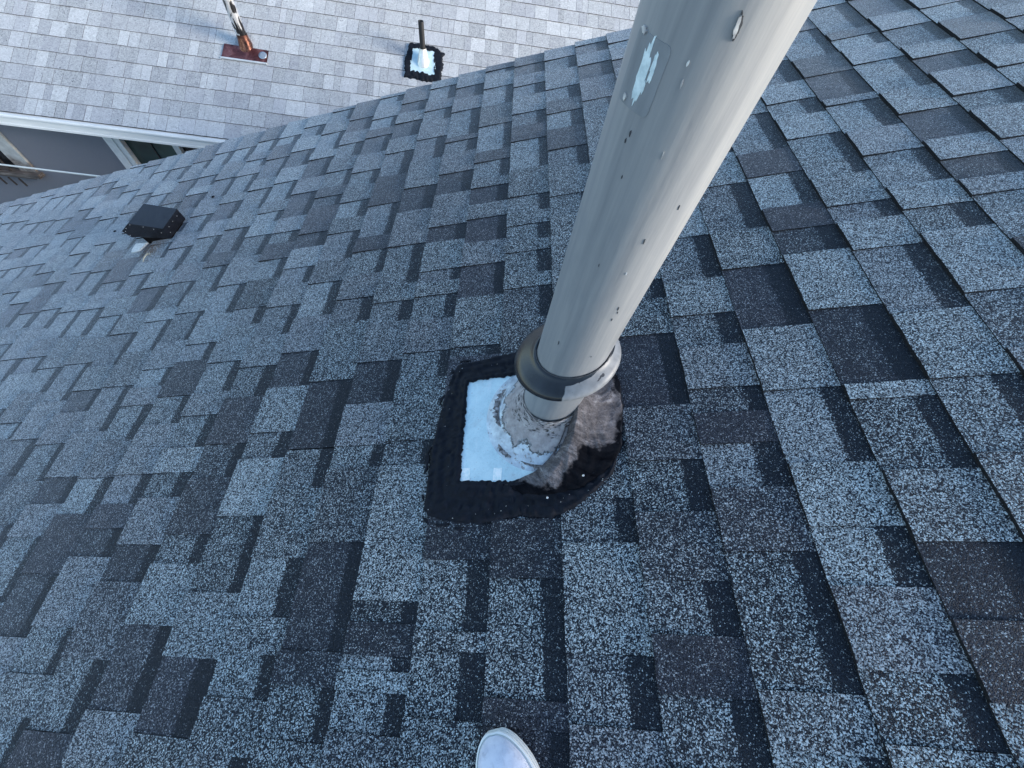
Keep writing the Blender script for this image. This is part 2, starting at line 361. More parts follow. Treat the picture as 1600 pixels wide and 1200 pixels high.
def finish_mesh(me, uv, cols):
    ul = me.uv_layers.new(name='UVMap')
    ul.data.foreach_set('uv', [x for l in me.loops for x in uv[l.vertex_index]])
    ca = me.color_attributes.new('piece', 'FLOAT_COLOR', 'POINT')
    ca.data.foreach_set('color', [x for c in cols for x in c])

def lay_shingles(pieces, FR, parent, mats, label_stuff, keep=300):
    """pieces: (geo, colour, visible area); the largest become parts, the rest one joined part"""
    pieces.sort(key=lambda p: -p[2])
    for geo, colr, ar in pieces[:keep]:
        if ar < 4: continue
        org, V, F, mi, uv = geo
        o = link_mesh('shingle', V, F, mats, parent, mi, matrix=FR @ Matrix.Translation((org[0], org[1], 0)))
        finish_mesh(o.data, uv, [colr] * len(V))
    V2, F2, m2, uv2, c2 = [], [], [], [], []
    for i, (geo, colr, ar) in enumerate(pieces):
        if i < keep and ar >= 4: continue
        org, V, F, mi, uv = geo; b = len(V2)
        V2 += [v + Vector((org[0], org[1], 0)) for v in V]; F2 += [tuple(k + b for k in f) for f in F]
        m2 += mi; uv2 += uv; c2 += [colr] * len(V)
    o = link_mesh('shingle_field', V2, F2, mats, parent, m2, matrix=FR)
    finish_mesh(o.data, uv2, c2); o['kind'] = 'stuff'

def vis_area(FR, corners, cut=None):
    q = [project(FR @ Vector(c)) for c in corners]
    if any(p is None for p in q): return 0
    if cut and all(cut(p) for p in q): return 0
    q = clip_frame(q)
    return poly_area(q) if len(q) > 2 else 0

# ------------------------------------------------------------------ near house
KMIN, KMAX = -33, 15
RAKE = 2.288
house = empty('house', (0, 0, -4.6), 'near house with dark blue grey shingle roof sloping down to the left, filling the foreground', 'house')
hM = Matrix.Identity(4)
sA, sB = S0 + KMIN * EXP, S0 + (KMAX + 1) * EXP + .05
yA = -2.2
mb = MB()
mb.box((sA + .02, yA, -.05), (sB, RAKE - .03, -.003), 0, ROOF)
ridge = roof_pt(sB, 0, 0)
back = frame(ridge, Vector((cos(TH), 0, -sin(TH))), RY, Vector((sin(TH), 0, cos(TH))))
mb.box((-.02, yA, -.05), (4.5, RAKE - .03, .004), 0, back)
roof = mb.build('roof', [M['deck']], house)
# ridge cap
mb = MB(); y = yA
while y < RAKE - .05:
    y2 = min(y + .16, RAKE)
    a, b_, c_ = ridge + RS * -.13 + RN * .012, ridge + Vector((0, 0, .018)), ridge + Vector((cos(TH), 0, -sin(TH))) * .13 + Vector((sin(TH), 0, cos(TH))) * .012
    vs = [q + RY * yy + Vector((0, 0, dz)) for yy, dz in ((y, .006), (y2 + .03, 0)) for q in (a, b_, c_)]
    mb.add(vs, [(0, 3, 4, 1), (1, 4, 5, 2), (0, 1, 2)]); y = y2
mb.build('ridge_cap', [M['asphalt']], house)
# gable wall, rake board, eave board
mb = MB(); wx0, wx1 = roof_pt(sA + .35, 0, -.06), roof_pt(sB, 0, -.06); xe = wx1.x + 4.1
prof = [(wx0.x, -4.6), (xe, -4.6), (xe, ridge.z - tan(TH) * (xe - ridge.x) - .07), (ridge.x, ridge.z - .07), (wx0.x, wx0.z)]
vs = [(x, RAKE - .12, z) for x, z in prof] + [(x, yA + .3, z) for x, z in prof]
mb.add(vs, [(4, 3, 2, 1, 0), (5, 6, 7, 8, 9)] + [(i, (i + 1) % 5, (i + 1) % 5 + 5, i + 5) for i in range(5)])
mb.build('wall', [M['wall2']], house)
mb = MB(); mb.box((sA + .02, RAKE - .029, -.16), (sB - .05, RAKE - .008, -.004), 0, ROOF)
mb.build('rake_board', [M['fascia']], house)
mb = MB(); mb.box((sA - .005, yA, -.16), (sA + .018, RAKE - .03, -.004), 0, ROOF)
mb.build('eave_board', [M['fascia']], house)

# far-to-near cuts of the laminated courses: (gap starts, tooth starts, gap tone, tooth tone)
CUTS = {
 9: [(1.80, 1.686, .65, .25), (1.553, 1.461, .5, .6)],
 8: [(1.995, 1.827, .3, .65), (1.716, 1.586, .45, .6), (1.504, 1.408, .25, .65), (1.273, 1.193, .5, .6)],
 7: [(2.0, 1.789, .55, .3), (1.734, 1.654, .7, .75), (1.548, 1.361, .65, .6), (1.239, 1.103, .25, .7), (1.014, .931, .2, .65)],
 6: [(1.863, 1.664, .6, .2), (1.539, 1.387, .25, .6), (1.352, 1.205, .7, .7), (1.087, .948, .65, .7), (.859, .776, .55, .7), (.59, .45, .5, .6)],
 5: [(1.692, 1.543, .5, .7), (1.429, 1.342, .65, .75), (1.226, 1.032, .6, .6), (.913, .85, .6, .7), (.751, .559, .65, .65), (.398, .25, .6, .6)],
 4: [(1.403, 1.2, .65, .25), (1.085, .944, .75, .2), (.855, .768, .3, .7), (.592, .4, .2, .75), (.366, .225, .5, .6), (.107, .0, .2, .25)],
 3: [(1.08, .885, .5, .55), (.749, .559, .25, .65), (.4, .245, .7, .7), (.133, .042, .7, .65), (-.067, -.15, .5, .65)],
 2: [(.891, .734, .5, .6), (.62, .528, .5, .6), (.418, .36, .4, .2), (.292, .204, .65, .4), (.093, -.099, .45, .6)],
 1: [(2.239, 2.147, .4, .6), (2.044, 1.918, .25, .5), (1.74, 1.6, .5, .5), (.756, .69, .4, .45), (.579, .387, .13, .45), (.264, .162, .45, .4), (.047, -.034, .5, .13), (-.113, -.2, .5, .5)],
 0: [(2.18, 2.068, .5, .55), (1.905, 1.802, .6, .35), (1.706, 1.587, .65, .25), (1.451, 1.333, .5, .5), (1.18, 1.08, .5, .5), (.192, .109, .5, .6), (-.066, -.16, .5, .55)],
 -1: [(2.202, 2.105, .25, .55), (2.005, 1.911, .6, .6), (1.769, 1.669, .5, .25), (1.564, 1.375, .65, .45), (1.218, 1.13, .55, .5), (1.068, .993, .5, .5), (.943, .849, .5, .5), (.794, .68, .4, .4), (.3, .155, .4, .15), (.046, -.135, .5, .25), (-.172, -.25, .1, .4)],
 -2: [(2.236, 2.195, .5, .55), (2.06, 1.899, .6, .35), (1.735, 1.546, .65, .25), (1.476, 1.368, .55, .5), (1.315, 1.22, .2, .5), (1.142, 1.022, .22, .55), (.918, .786, .3, .5), (.607, .575, .4, .3), (.3, .2, .4, .2), (.078, -.043, .55, .5), (-.074, -.17, .5, .5)],
 -3: [(1.922, 1.71, .55, .3), (1.675, 1.587, .5, .5), (1.45, 1.32, .22, .5), (1.14, 1.059, .2, .55), (.925, .873, .5, .5), (.817, .723, .5, .5), (.608, .523, .5, .5), (.345, .283, .45, .6), (.003, -.035, .35, .16), (-.088, -.11, .7, .7), (-.142, -.2, .6, .5)],
 -4: [(2.212, 2.084, .55, .5), (1.996, 1.897, .5, .5), (1.753, 1.591, .5, .5), (1.407, 1.262, .22, .5), (1.075, .893, .5, .5), (.817, .737, .5, .5), (.594, .46, .15, .65), (.341, .284, .55, .4), (.114, -.087, .25, .3), (-.141, -.22, .5, .5)],
 -5: [(2.137, 2.044, .2, .5), (1.951, 1.821, .25, .5), (1.702, 1.532, .5, .2), (1.343, 1.16, .6, .25), (1.083, .965, .5, .5), (.858, .76, .5, .5), (.547, .343, .2, .35), (.339, .237, .5, .5), (.082, -.034, .65, .55), (-.098, -.169, .6, .5)],
}
def rtone():
    r = rng.random()
    return rng.uniform(.58, .74) if r < .46 else rng.uniform(.44, .58) if r < .80 else rng.uniform(.24, .36)
pieces = []
def add_piece(k, y0, y1, tooth, tone):
    s0 = S0 + k * EXP; s1 = s0 + EXP
    tint = rng.uniform(.4, 1) if tone < .35 else rng.random() ** 2 * .6
    band = 9.0 if tooth else rng.uniform(.64, .78)
    nb = (.0092 if tooth else .0046) + rng.uniform(-.0006, .0009)
    tone = max(tone, .22)
    geo = piece_geo(s0, s1, y0, y1, nb, .0016 if tooth else .0004, EXP, .012, .026, .0010 if tooth else .0006, False)
    ar = vis_area(ROOF, [(s0, y0, 0), (s1, y0, 0), (s1, y1, 0), (s0, y1, 0)])
    pieces.append((geo, (tone, band, tint, 1), ar))
for k in range(KMIN, KMAX + 1):
    cuts = list(CUTS.get(k, []))
    top = RAKE + rng.uniform(-.004, .006)
    if not cuts: cuts = [(top - rng.uniform(.02, .2), 0, 0, 0)]; cuts[0] = (cuts[0][0], cuts[0][0] - rng.uniform(.06, .17), rtone(), rtone())
    first = cuts[0][0]                                   # extend upwards to the rake
    while first < top - .26:
        a = first + rng.uniform(.15, .25); cuts.insert(0, (a, a - rng.uniform(.06, .12), rtone(), rtone())); first = a
    while cuts[-1][1] > yA + .3:                         # and on towards the near side
        a = cuts[-1][1] - rng.uniform(.06, .16); cuts.append((a, a - rng.uniform(.06, .17), rtone(), rtone()))
    add_piece(k, cuts[0][0], top, True, rtone())
    for i, (a, b, gt, tt) in enumerate(cuts):
        add_piece(k, b, a, False, gt)
        nx = cuts[i + 1][0] if i + 1 < len(cuts) else yA
        if b - nx > .02: add_piece(k, nx, b, True, tt)
lay_shingles(pieces, ROOF, roof, [M['granule'], M['asphalt']], '')

# ------------------------------------------------------------------ neighbouring house
nb_house = empty('house', (-1.5, NY0 + 2, -4.6), 'neighbouring house with pale grey shingle roof and white fascia at the upper left', 'house')
NXA, NXB, NTOP = -7.5, 5.0, 36 * EXP
mb = MB(); mb.box((NXA, .0, -.05), (NXB, NTOP, -.004), 0, NBR)
nroof = mb.build('roof', [M['pale_edge']], nb_house)
nr = NBR @ Vector((0, NTOP, 0))
bk = frame(nr, NX, Vector((0, cos(PH), -sin(PH))), Vector((0, sin(PH), cos(PH))))
mb = MB(); mb.box((NXA, -.02, -.05), (NXB, NTOP, .004), 0, bk)
mb.build('back_slope', [M['pale']], nb_house)
mb = MB()
mb.box((NXA, NY0 - .03, NZ0 - .078), (NXB, NY0 + .02, NZ0 - .006))
mb.box((NXA, NY0 - .036, NZ0 - .094), (NXB, NY0 - .012, NZ0 - .0785))
mb.box((NXA, NY0 - .040, NZ0 - .022), (NXB, NY0 - .0305, NZ0 - .012))
mb.build('fascia', [M['fascia']], nb_house)
mb = MB(); mb.box((NXA + .02, NY0 + .021, NZ0 - .072), (NXB - .02, NY0 + .179, NZ0 - .06))
mb.build('soffit', [M['fascia']], nb_house)
WY = NY0 + .18
mb = MB(); WIN = [(-3.56, -2.1, -2.9, -1.40), (-5.6, -4.47, -1.91, -1.42)]
# wall with the window openings left open: strips round them
xs = [NXA + .2, -5.6, -4.47, -3.56, -2.1, NXB - .2]
for i in range(5):
    x0, x1 = xs[i], xs[i + 1]
    op = next((q for q in WIN if abs(q[0] - x0) < 1e-6), None)
    if op is None: mb.box((x0, WY, -4.6), (x1, WY + .15, NZ0 - .05))
    else:
        mb.box((x0, WY, -4.6), (x1, WY + .15, op[2])); mb.box((x0, WY, op[3]), (x1, WY + .15, NZ0 - .05))
mb.box((NXA + .2, WY + .151, -4.6), (NXA + .35, NY0 + 8, NZ0)); mb.box((NXB - .35, WY + .151, -4.6), (NXB - .2, NY0 + 8, NZ0))
mb.build('wall', [M['stucco']], nb_house)
def window(x0, x1, z0, z1, jambs, mull, gl, wname='window'):
    wo = MB()
    for a, b, pr in jambs:
        wo.box((a, WY - pr, z0), (b, WY + .06, z1))
    wo.box((x0 + .001, WY - .012, z0 - .001), (x1 - .001, WY + .05, z0 + .08)); wo.box((x0 + .001, WY - .012, z1 - .03), (x1 - .001, WY + .05, z1 + .001))
    win = wo.build('window', [M['frame']], nb_house)
    return win
win = window(-3.56, -2.1, -2.9, -1.40, [(-3.56, -3.485, .014), (-3.4845, -3.458, .002), (-3.4575, -3.42, .016), (-2.973, -2.918, .010), (-2.16, -2.1, .014)], None, None)
mb = MB(); mb.box((-3.42, WY + .03, -2.82), (-2.973, WY + .036, -1.43)); mb.build('pane', [M['glass']], win)
mb = MB(); mb.box((-2.918, WY + .03, -2.82), (-2.16, WY + .036, -1.43)); mb.build('pane', [M['dglass']], win)
mb = MB(); mb.box((-3.196, WY + .02, -2.82), (-3.186, WY + .0295, -1.43)); mb.build('mullion', [M['iron']], win)
# old window at the left with an iron grille
mb = MB()
mb.box((-4.62, WY - .02, -1.90), (-4.475, WY + .05, -1.42)); mb.box((-5.6, WY - .02, -1.90), (-5.48, WY + .05, -1.42)); mb.box((-5.6, WY - .018, -1.42), (-4.475, WY + .05, -1.395))
ow = mb.build('window', [M['aged']], nb_house); ow['label'] = 'old window with stained trim and iron grille'
mb = MB(); mb.box((-5.48, WY + .03, -1.90), (-4.62, WY + .036, -1.42)); mb.build('pane', [M['dglass']], ow)
mb = MB(); mb.box((-5.66, WY - .07, -1.935), (-4.44, WY + .04, -1.9)); mb.box((-5.62, WY - .045, -1.965), (-4.52, WY - .002, -1.9355))
mb.build('sill', [M['sill']], ow)
x = -5.42
while x < -4.60:
    mb = MB(); mb.tube([(x, WY - .055, -1.44), (x, WY - .055, -1.89)], .009, 6); mb.tube([(x, WY - .055, -1.966), (x, WY - .05, -2.05)], .008, 6)
    mb.build('grille_bar', [M['iron']], ow); x += .093

# pale shingles
pieces = []
def cutn(p):  # hidden behind the near roof's rake edge
    if p[0] > 640: return p[1] > 32
    return p[1] > 200 - (p[0] / 1024 * 170) - 0
HOLE = (-2.449, -2.076, .735, .858)
for k in range(0, 36):
    x = NXA + rng.uniform(-.1, 0); last = .6
    while x < NXB:
        wd = rng.choice((.055, .075, .09, .11, .13, .155)) * rng.uniform(.9, 1.1)
        tone = rng.choice((.60, .64, .68, .72, .80)) + rng.uniform(-.03, .03)
        x1 = min(x + wd, NXB); t0 = k * EXP; 
        spans = [(x, x1)]
        if k == 5:                                    # the copper sheet shows where tabs were cut away
            spans = [(a, b) for a, b in ((x, min(x1, HOLE[0])), (max(x, HOLE[1]), x1)) if b - a > .012]
        for a, b in spans:
            proud = rng.random() < .5
            geo = piece_geo(t0, t0 + EXP, a + .0008, b - .0008, .0070 if proud else .0058, .0012 if proud else .0006, EXP, .01, .05, .0012, True)
            ar = vis_area(NBR, [(a, t0, 0), (b, t0, 0), (b, t0 + EXP, 0), (a, t0 + EXP, 0)], cutn)
            pieces.append((geo, (tone, 9, rng.random() ** 2, 1), ar))
        x = x1
lay_shingles(pieces, NBR, nroof, [M['pale'], M['pale_edge']], '')

# ------------------------------------------------------------------ flue pipe with collar, cone flashing and mastic
AX = Vector((0.1562, 0.3899, 0)); AX.z = AX.x * tan(TH); PR = .0587
flue = empty('vent_pipe', AX, 'tall grey painted flue pipe with black collar and blue metal flashing sealed in black mastic', 'vent pipe')
N = 72
def ring(r, zf, off=(0, 0)):
    return [Vector((r * cos(2 * pi * j / N) + off[0], r * sin(2 * pi * j / N) + off[1], zf(2 * pi * j / N, r))) for j in range(N)]
Mfl = Matrix.Translation(AX)
mb = MB(); zz = [.02, .3, .6, .9, 1.2, 1.55]
R = [ring(PR, lambda a, r, z=z: z) for z in zz] + [ring(PR - .003, lambda a, r: 1.55), ring(PR - .003, lambda a, r: 1.2)]
mb.rings(R); mb.build('pipe', [M['paint']], flue, matrix=Mfl, auto=50)
# storm collar, tilted with the slope
TC = tan(radians(22))
def col_z(base): return lambda a, r: base + TC * r * cos(a)
mb = MB()
prof = [(PR + .0008, .262), (PR + .0018, .2685), (PR + .0045, .2690), (PR + .0075, .2655), (.072, .2610), (.084, .2545), (.0915, .2490), (.0945, .2450), (.0950, .2410), (.0935, .2375), (.088, .2395), (.074, .2440), (PR + .001, .249)]
prof = [(PR + (r - PR) * .82, z) for r, z in prof]
mb.rings([ring(r, col_z(z), (-.0072 * (r - PR) / .03, -.0012 * (r - PR) / .03)) for r, z in prof]); mb.build('storm_collar', [M['collar']], flue, matrix=Mfl, auto=60)
# a bead of torn sealant where pipe and collar meet
mb = MB(); pts = []
for j in range(49):
    a = radians(-185 + 175 * j / 48); rr = PR + .0022 + .0008 * noise.noise(Vector((j * .6, 0, 3)))
    pts.append((rr * cos(a), rr * sin(a), .2688 + TC * rr * cos(a) + .0012 * noise.noise(Vector((j * .9, 5, 0)))))
mb.tube(pts, [.0012 + .0012 * abs(noise.noise(Vector((j * .8, 1, 1)))) for j in range(49)], 6); mb.build('sealant_bead', [M['crack']], flue, True, Mfl)

# cone flashing standing square to the slope
FO = roof_pt(AX.x / cos(TH), AX.y, 0)
FR = frame(FO, RS, RY, RN)             # local: x up the slope, y along the course, z out of the roof
mb = MB(); rows = []
prof = [(.134, .0125), (.130, .0142), (.122, .018), (.112, .026), (.101, .036), (.089, .047), (.078, .057), (.069, .068), (.0645, .080), (.0635, .092)]
for i, (r, z) in enumerate(prof):
    row = []
    for j in range(N):
        a = 2 * pi * j / N
        d = noise.noise(Vector((cos(a) * 3, sin(a) * 3, z * 40))) * .0022 * (1 if 0 < i else 0)
        x0 = r * cos(a); sh = z * sin(TH) / cos(TH) * (1 if i > 0 else 1)
        og = max(0, (.06 - z) / .05)
        row.append(Vector((x0 + z * tan(TH) - .008 * og, r * sin(a) - .008 * og, z)) + Vector((cos(a) * d, sin(a) * d, 0)))
    rows.append(row)
mb.rings(rows); mb.build('cone_flashing', [M['cone']], flue, matrix=FR, auto=70)
# curled flakes of paint round the foot of the cone
for (a0, a1, rr, zz_, wd) in ((-118, -70, .128, .0165, .013), (-146, -126, .131, .0165, .016), (-212, -160, .113, .030, .021), (-104, -92, .130, .0165, .017)):
    mb = MB(); A_, B_ = [], []
    m = 22
    for j in range(m + 1):
        a = radians(a0 + (a1 - a0) * j / m); k = sin(pi * j / m) ** .5
        j1 = noise.noise(Vector((j * .5, a0, 0))); r1 = rr + .002 * j1
        A_.append(Vector((r1 * cos(a) + zz_ * tan(TH), r1 * sin(a), zz_ + .002)))
        r2 = r1 + wd * k * (.6 + .5 * noise.noise(Vector((j * .9, a0, 4)))); B_.append(Vector((r2 * cos(a) + zz_ * tan(TH), r2 * sin(a), zz_ + .0035 * k)))
    mb.rings([A_, B_], closed=False); mb.build('paint_flake', [M['flake']], flue, matrix=FR)
# loose rings of cracked paint at the neck
for q, (z, r0_) in enumerate(((.070, .0655), (.079, .0645), (.086, .064))):
    mb = MB(); pts = []; rad_ = []
    for j in range(60):
        a = radians(-200 + 190 * j / 59); rj = r0_ + .0012 * noise.noise(Vector((j * .45, q, 0)))
        pts.append((rj * cos(a) + z * tan(TH), rj * sin(a), z + .006 * noise.noise(Vector((j * .25, q * 7, 2))) + .010 * max(0, cos(a + .5)))); rad_.append(.0005 + .0014 * max(0, noise.noise(Vector((j * .35, q * 3, 9)))))
    mb.tube(pts, rad_, 5); mb.build('paint_flake', [M['crack'] if q != 1 else M['curl']], flue, True, FR)

# base plate: an uneven square sheet, ragged where mastic laps it
def local(s, y): return (s - FO.dot(RS), y - FO.y)
pl = [local(*q) for q in ((-.028, .492), (-.027, .40), (-.027, .30), (-.026, .232), (.05, .229), (.125, .223), (.20, .226), (.25, .255), (.27, .36), (.27, .47), (.20, .499), (.105, .497), (.03, .495))]
def rag(poly, step, amp, seed):
    o = []
    for i in range(len(poly)):
        a, b = Vector(poly[i]), Vector(poly[(i + 1) % len(poly)]); L = (b - a).length; m = max(1, int(L / step)); nn = Vector(((b - a).y, -(b - a).x)) / L
        for j in range(m):
            p_ = a + (b - a) * j / m; o.append(p_ + nn * amp * noise.fractal(Vector((p_.x * 130, p_.y * 130, seed)), .7, 2, 3))
    return o
def slab(poly, z0, z1):
    m = MB(); n = len(poly)
    m.rings([[Vector((p_[0], p_[1], z0)) for p_ in poly], [Vector((p_[0], p_[1], z1)) for p_ in poly]], cap1=True); return m
slab(rag(pl, .004, .0035, 2), .001, .0125).build('base_plate', [M['plate']], flue, matrix=FR)
# the two pale tape squares on it
for cx, cy, a, b, rz in ((-.0115, .250, .019, .030, .05), (.062, .248, .019, .028, -.04)):
    lx, ly = local(cx, cy); mb = MB(); mb.box((-a / 2, -b / 2, 0), (a / 2, b / 2, .0009)); 
    o = mb.build('tape_patch', [M['tape']], flue, matrix=FR @ Matrix.Translation((lx, ly, .0126)) @ Matrix.Rotation(rz, 4, 'Z'))

# black mastic: band round the plate, as a thick ragged sheet with trowel ridges
outer = [(-.066, .551), (-.02, .556), (.014, .561), (.083, .572), (.16, .570), (.26, .545), (.33, .50), (.345, .452), (.347, .386), (.332, .296), (.302, .236), (.253, .192), (.2, .158), (.161, .153), (.107, .158), (.04, .143), (-.047, .147), (-.096, .158), (-.108, .19), (-.109, .217), (-.108, .323), (-.096, .425), (-.082, .5)]
inner = [(-.026, .489), (.05, .493), (.14, .495), (.25, .49), (.285, .46), (.285, .36), (.285, .26), (.23, .232), (.13, .2295), (.05, .2335), (-.022, .2365), (-.0245, .29), (-.0245, .40)]
def resample(poly, n):
    P_ = [Vector(p_) for p_ in poly] + [Vector(poly[0])]; L = [0]
    for i in range(len(poly)): L.append(L[-1] + (P_[i + 1] - P_[i]).length)
    o = []; i = 0
    for k in range(n):
        d = L[-1] * k / n
        while L[i + 1] < d: i += 1
        f = (d - L[i]) / (L[i + 1] - L[i]); o.append(P_[i].lerp(P_[i + 1], f))
    return o
def polar_resample(poly, n, c):
    """points of a star-shaped outline at n equal angles about c"""
    P_ = [Vector(p_) - c for p_ in poly]; o = []
    for k in range(n):
        a = 2 * pi * k / n; d = Vector((cos(a), sin(a))); best = .1
        for i in range(len(P_)):
            p_, q_ = P_[i], P_[(i + 1) % len(P_)]; e_ = q_ - p_; den = d.x * e_.y - d.y * e_.x
            if abs(den) < 1e-9: continue
            tt = (p_.x * e_.y - p_.y * e_.x) / den; uu = (p_.x * d.y - p_.y * d.x) / den
            if tt > 0 and -1e-6 <= uu <= 1 + 1e-6: best = tt
        o.append(c + d * best)
    return o
NA = 420; cc = Vector((.12, .36))
oo, ii = polar_resample(outer, NA, cc), polar_resample(inner, NA, cc)
rows = []; NR = 14
fc_ = Vector((FO.dot(RS), FO.y))
def atan2_roof(a):
    """angle about the band's centre of a point 0.18 m from the pipe at angle a"""
    q_ = fc_ + Vector((cos(a), sin(a))) * .18 - cc
    return math.atan2(q_.y, q_.x)
for i in range(NR + 1):
    f = i / NR; row = []
    for j in range(NA):
        p_ = ii[j].lerp(oo[j], f); nn = (oo[j] - ii[j]).normalized()
        rg = noise.fractal(Vector((p_.x * 60, p_.y * 60, 1)), .8, 2, 4)
        if i == NR: p_ = p_ + nn * (.006 * rg + .004 * noise.noise(Vector((p_.x * 30, p_.y * 30, 8))) + .0045 * noise.fractal(Vector((p_.x * 260, p_.y * 260, 6)), .8, 2, 3))
        if i == 0: p_ = p_ - nn * (.0065 * max(-.5, noise.fractal(Vector((p_.x * 85, p_.y * 85, 5)), .85, 2.3, 5)) + .0015 * noise.noise(Vector((p_.x * 18, p_.y * 18, 9))))
        h = .0122 + .0032 * rg + .0016 * sin(f * 22 + 3 * rg)
        h += .006 * (1 - f) if f < .3 else 0
        if i == NR: h = -.001
        if i == NR - 1: h *= .75
        if i == 0: h = .0138
        lx, ly = local(p_.x, p_.y); row.append(Vector((lx, ly, h)))
    rows.append(row)
mb = MB(); mb.rings(rows); mb.build('mastic_band', [M['tar']], flue, matrix=FR, smooth=True)
for q in range(15):                                      # feathered trowel smears beyond its edge
    j = rng.choice(list(range(225, 305)) * 2 + list(range(150, 225))) ; p_ = oo[j]; tg = (oo[(j + 3) % NA] - oo[j - 3]).normalized(); L_ = rng.uniform(.012, .034); W_ = rng.uniform(.0018, .0045); nn = (oo[j] - ii[j]).normalized()
    p_ = p_ + nn * rng.uniform(.0, .007); A_, B_ = [], []
    for i in range(12):
        u_ = i / 11; w_ = W_ * sin(pi * u_) ** .6 * (.6 + .6 * rng.random()); c_ = p_ + tg * (L_ * (u_ - .5)) + nn * .003 * sin(3 * u_ + q)
        a, b = c_ - nn * w_, c_ + nn * w_; A_.append(Vector((*local(a.x, a.y), .0112))); B_.append(Vector((*local(b.x, b.y), .0104)))
    mb = MB(); mb.rings([A_, B_], closed=False); mb.rings([[v - Vector((0, 0, .004)) for v in A_], A_], closed=False); mb.rings([B_, [v - Vector((0, 0, .004)) for v in B_]], closed=False)
    mb.build('mastic_smear', [M['tar']], flue, matrix=FR)
# the dragged-up mound over the right half of the cone
mb = MB(); rows = []; NAm, NRm = 110, 34
for i in range(NRm + 1):
    f = i / NRm; row = []
    aa0, aa1 = radians(-58 - 66 * f), radians(82 - 8 * f)
    for j in range(NAm + 1):
        g_ = j / NAm; a = aa0 + (aa1 - aa0) * g_
        ef = min(1, g_ / .12, (1 - g_) / .22); ef = ef * ef * (3 - 2 * ef)
        q_ = Vector((cos(a) * 2.6 + f * .8, sin(a) * 2.6, f * 1.3)); nz = noise.fractal(q_, .8, 2, 5)
        k_ = int(round(((atan2_roof(a)) % (2 * pi)) / (2 * pi) * NA)) % NA
        ob_ = oo[k_]; lx, ly = local(ob_.x, ob_.y); rmax = min(.192, math.hypot(lx, ly) * .975) * (1 + .03 * nz)
        r = .0600 + (rmax - .0600) * f
        hp = .016 + .100 * (1 - f) ** 1.55 * (.25 + .75 * ef) + (.010 * nz + .0016 * noise.noise(Vector((a * 16 + f * 6, f * 2.5, 2)))) * min(1, f * 4) * (1 - f ** 4)
        if ef < .02: hp = .012 + .07 * (1 - f) ** 2.2
        if i == NRm: hp = .004
        row.append(Vector((r * cos(a) + hp * tan(TH) * (1 - f), r * sin(a), max(hp, .004))))
    rows.append(row)
mb.rings(rows, closed=False); mb.build('mastic_mound', [M['mastic']], flue, matrix=FR, smooth=True)
# scattered pale granules stuck in the tar
mb = MB()
for q in range(46):
    j = rng.randrange(NA); f = rng.uniform(.55, 1.03) if q > 6 else rng.uniform(.2, .8); p_ = ii[j].lerp(oo[j], f); lx, ly = local(p_.x, p_.y); r = rng.uniform(.0006, .0013)
    c_ = Vector((lx, ly, .013 if f < .95 else .010)); mb.add([c_ + Vector((r, 0, 0)), c_ + Vector((-r, r, 0)), c_ + Vector((-r, -r, 0)), c_ + Vector((0, 0, r)), c_ + Vector((0, 0, -r))], [(0, 1, 3), (1, 2, 3), (2, 0, 3), (1, 0, 4), (2, 1, 4), (0, 2, 4)])
o = mb.build('loose_granules', [M['galv']], flue, matrix=FR); o['kind'] = 'stuff'
for s_, y_, h_ in ((.247, .232, .030), (.172, .192, .022)):
    lx, ly = local(s_, y_); mb = MB()
    mb.rings([[Vector((.0024 * cos(2 * pi * j / 10) * c_, .0024 * sin(2 * pi * j / 10) * c_, z)) for j in range(10)] for c_, z in ((1, 0), (1, .001), (.5, .0018))], cap1=True)
    mb.build('nail_head', [M['rivet']], flue, matrix=FR @ Matrix.Translation((lx, ly, h_)))

# marks on the pipe: old label patch, bare metal, chips and curls (curved to the pipe, each a hair proud)
def on_pipe(az, z, dr): return Vector(((PR + dr) * cos(az), (PR + dr) * sin(az), z))
def pipe_patch(name, poly, dr, mat, thick=.0004):
    """poly: (azimuth deg, height) outline, convex-ish; filled as fan rows from its spine"""
    P_ = []
    for i in range(len(poly)):
        (a, z), (a2, z2) = poly[i], poly[(i + 1) % len(poly)]; m_ = max(1, int(abs(a2 - a) / 3))
        P_ += [(a + (a2 - a) * k / m_, z + (z2 - z) * k / m_) for k in range(m_)]
    n = len(P_); c_ = (sum(a for a, z in P_) / n, sum(z for a, z in P_) / n)
    mb = MB(); R_ = [[on_pipe(radians(a), z, -.0005) for a, z in P_]]
    for f in (1, .82, .62, .42, .22, .05): R_.append([on_pipe(radians(c_[0] + (a - c_[0]) * f), c_[1] + (z - c_[1]) * f, dr) for a, z in P_])
    mb.rings(R_, cap1=True); return mb.build(name, [mat], flue, matrix=Mfl)
def rounded(a0, a1, z0, z1, c=.25):
    o = []
    for (sa, sz, ph) in ((1, 1, 0), (-1, 1, 90), (-1, -1, 180), (1, -1, 270)):
        for k in range(5):
            t_ = radians(ph + k * 22.5); ra, rz = (a1 - a0) * .5, (z1 - z0) * .5
            o.append(((a0 + a1) / 2 + sa * ra * (1 - c) + ra * c * cos(t_), (z0 + z1) / 2 + sz * rz * (1 - c) + rz * c * sin(t_)))
    return o
pipe_patch('label_patch', [(a + 0, z) for a, z in rounded(-168, -131, .650, .697, .22)], .0005, M['label_area'])
def flakepoly(a, z, w_, h_, lean, seed, n=36):
    o = []
    for k in range(n):
        t_ = 2 * pi * k / n; rr = 1 + .38 * noise.fractal(Vector((cos(t_) * 2.2, sin(t_) * 2.2, seed)), .6, 2.2, 4)
        dz = h_ * .5 * sin(t_) * rr; o.append((a + w_ * .5 * cos(t_) * rr + lean * dz, z + dz))
    return o
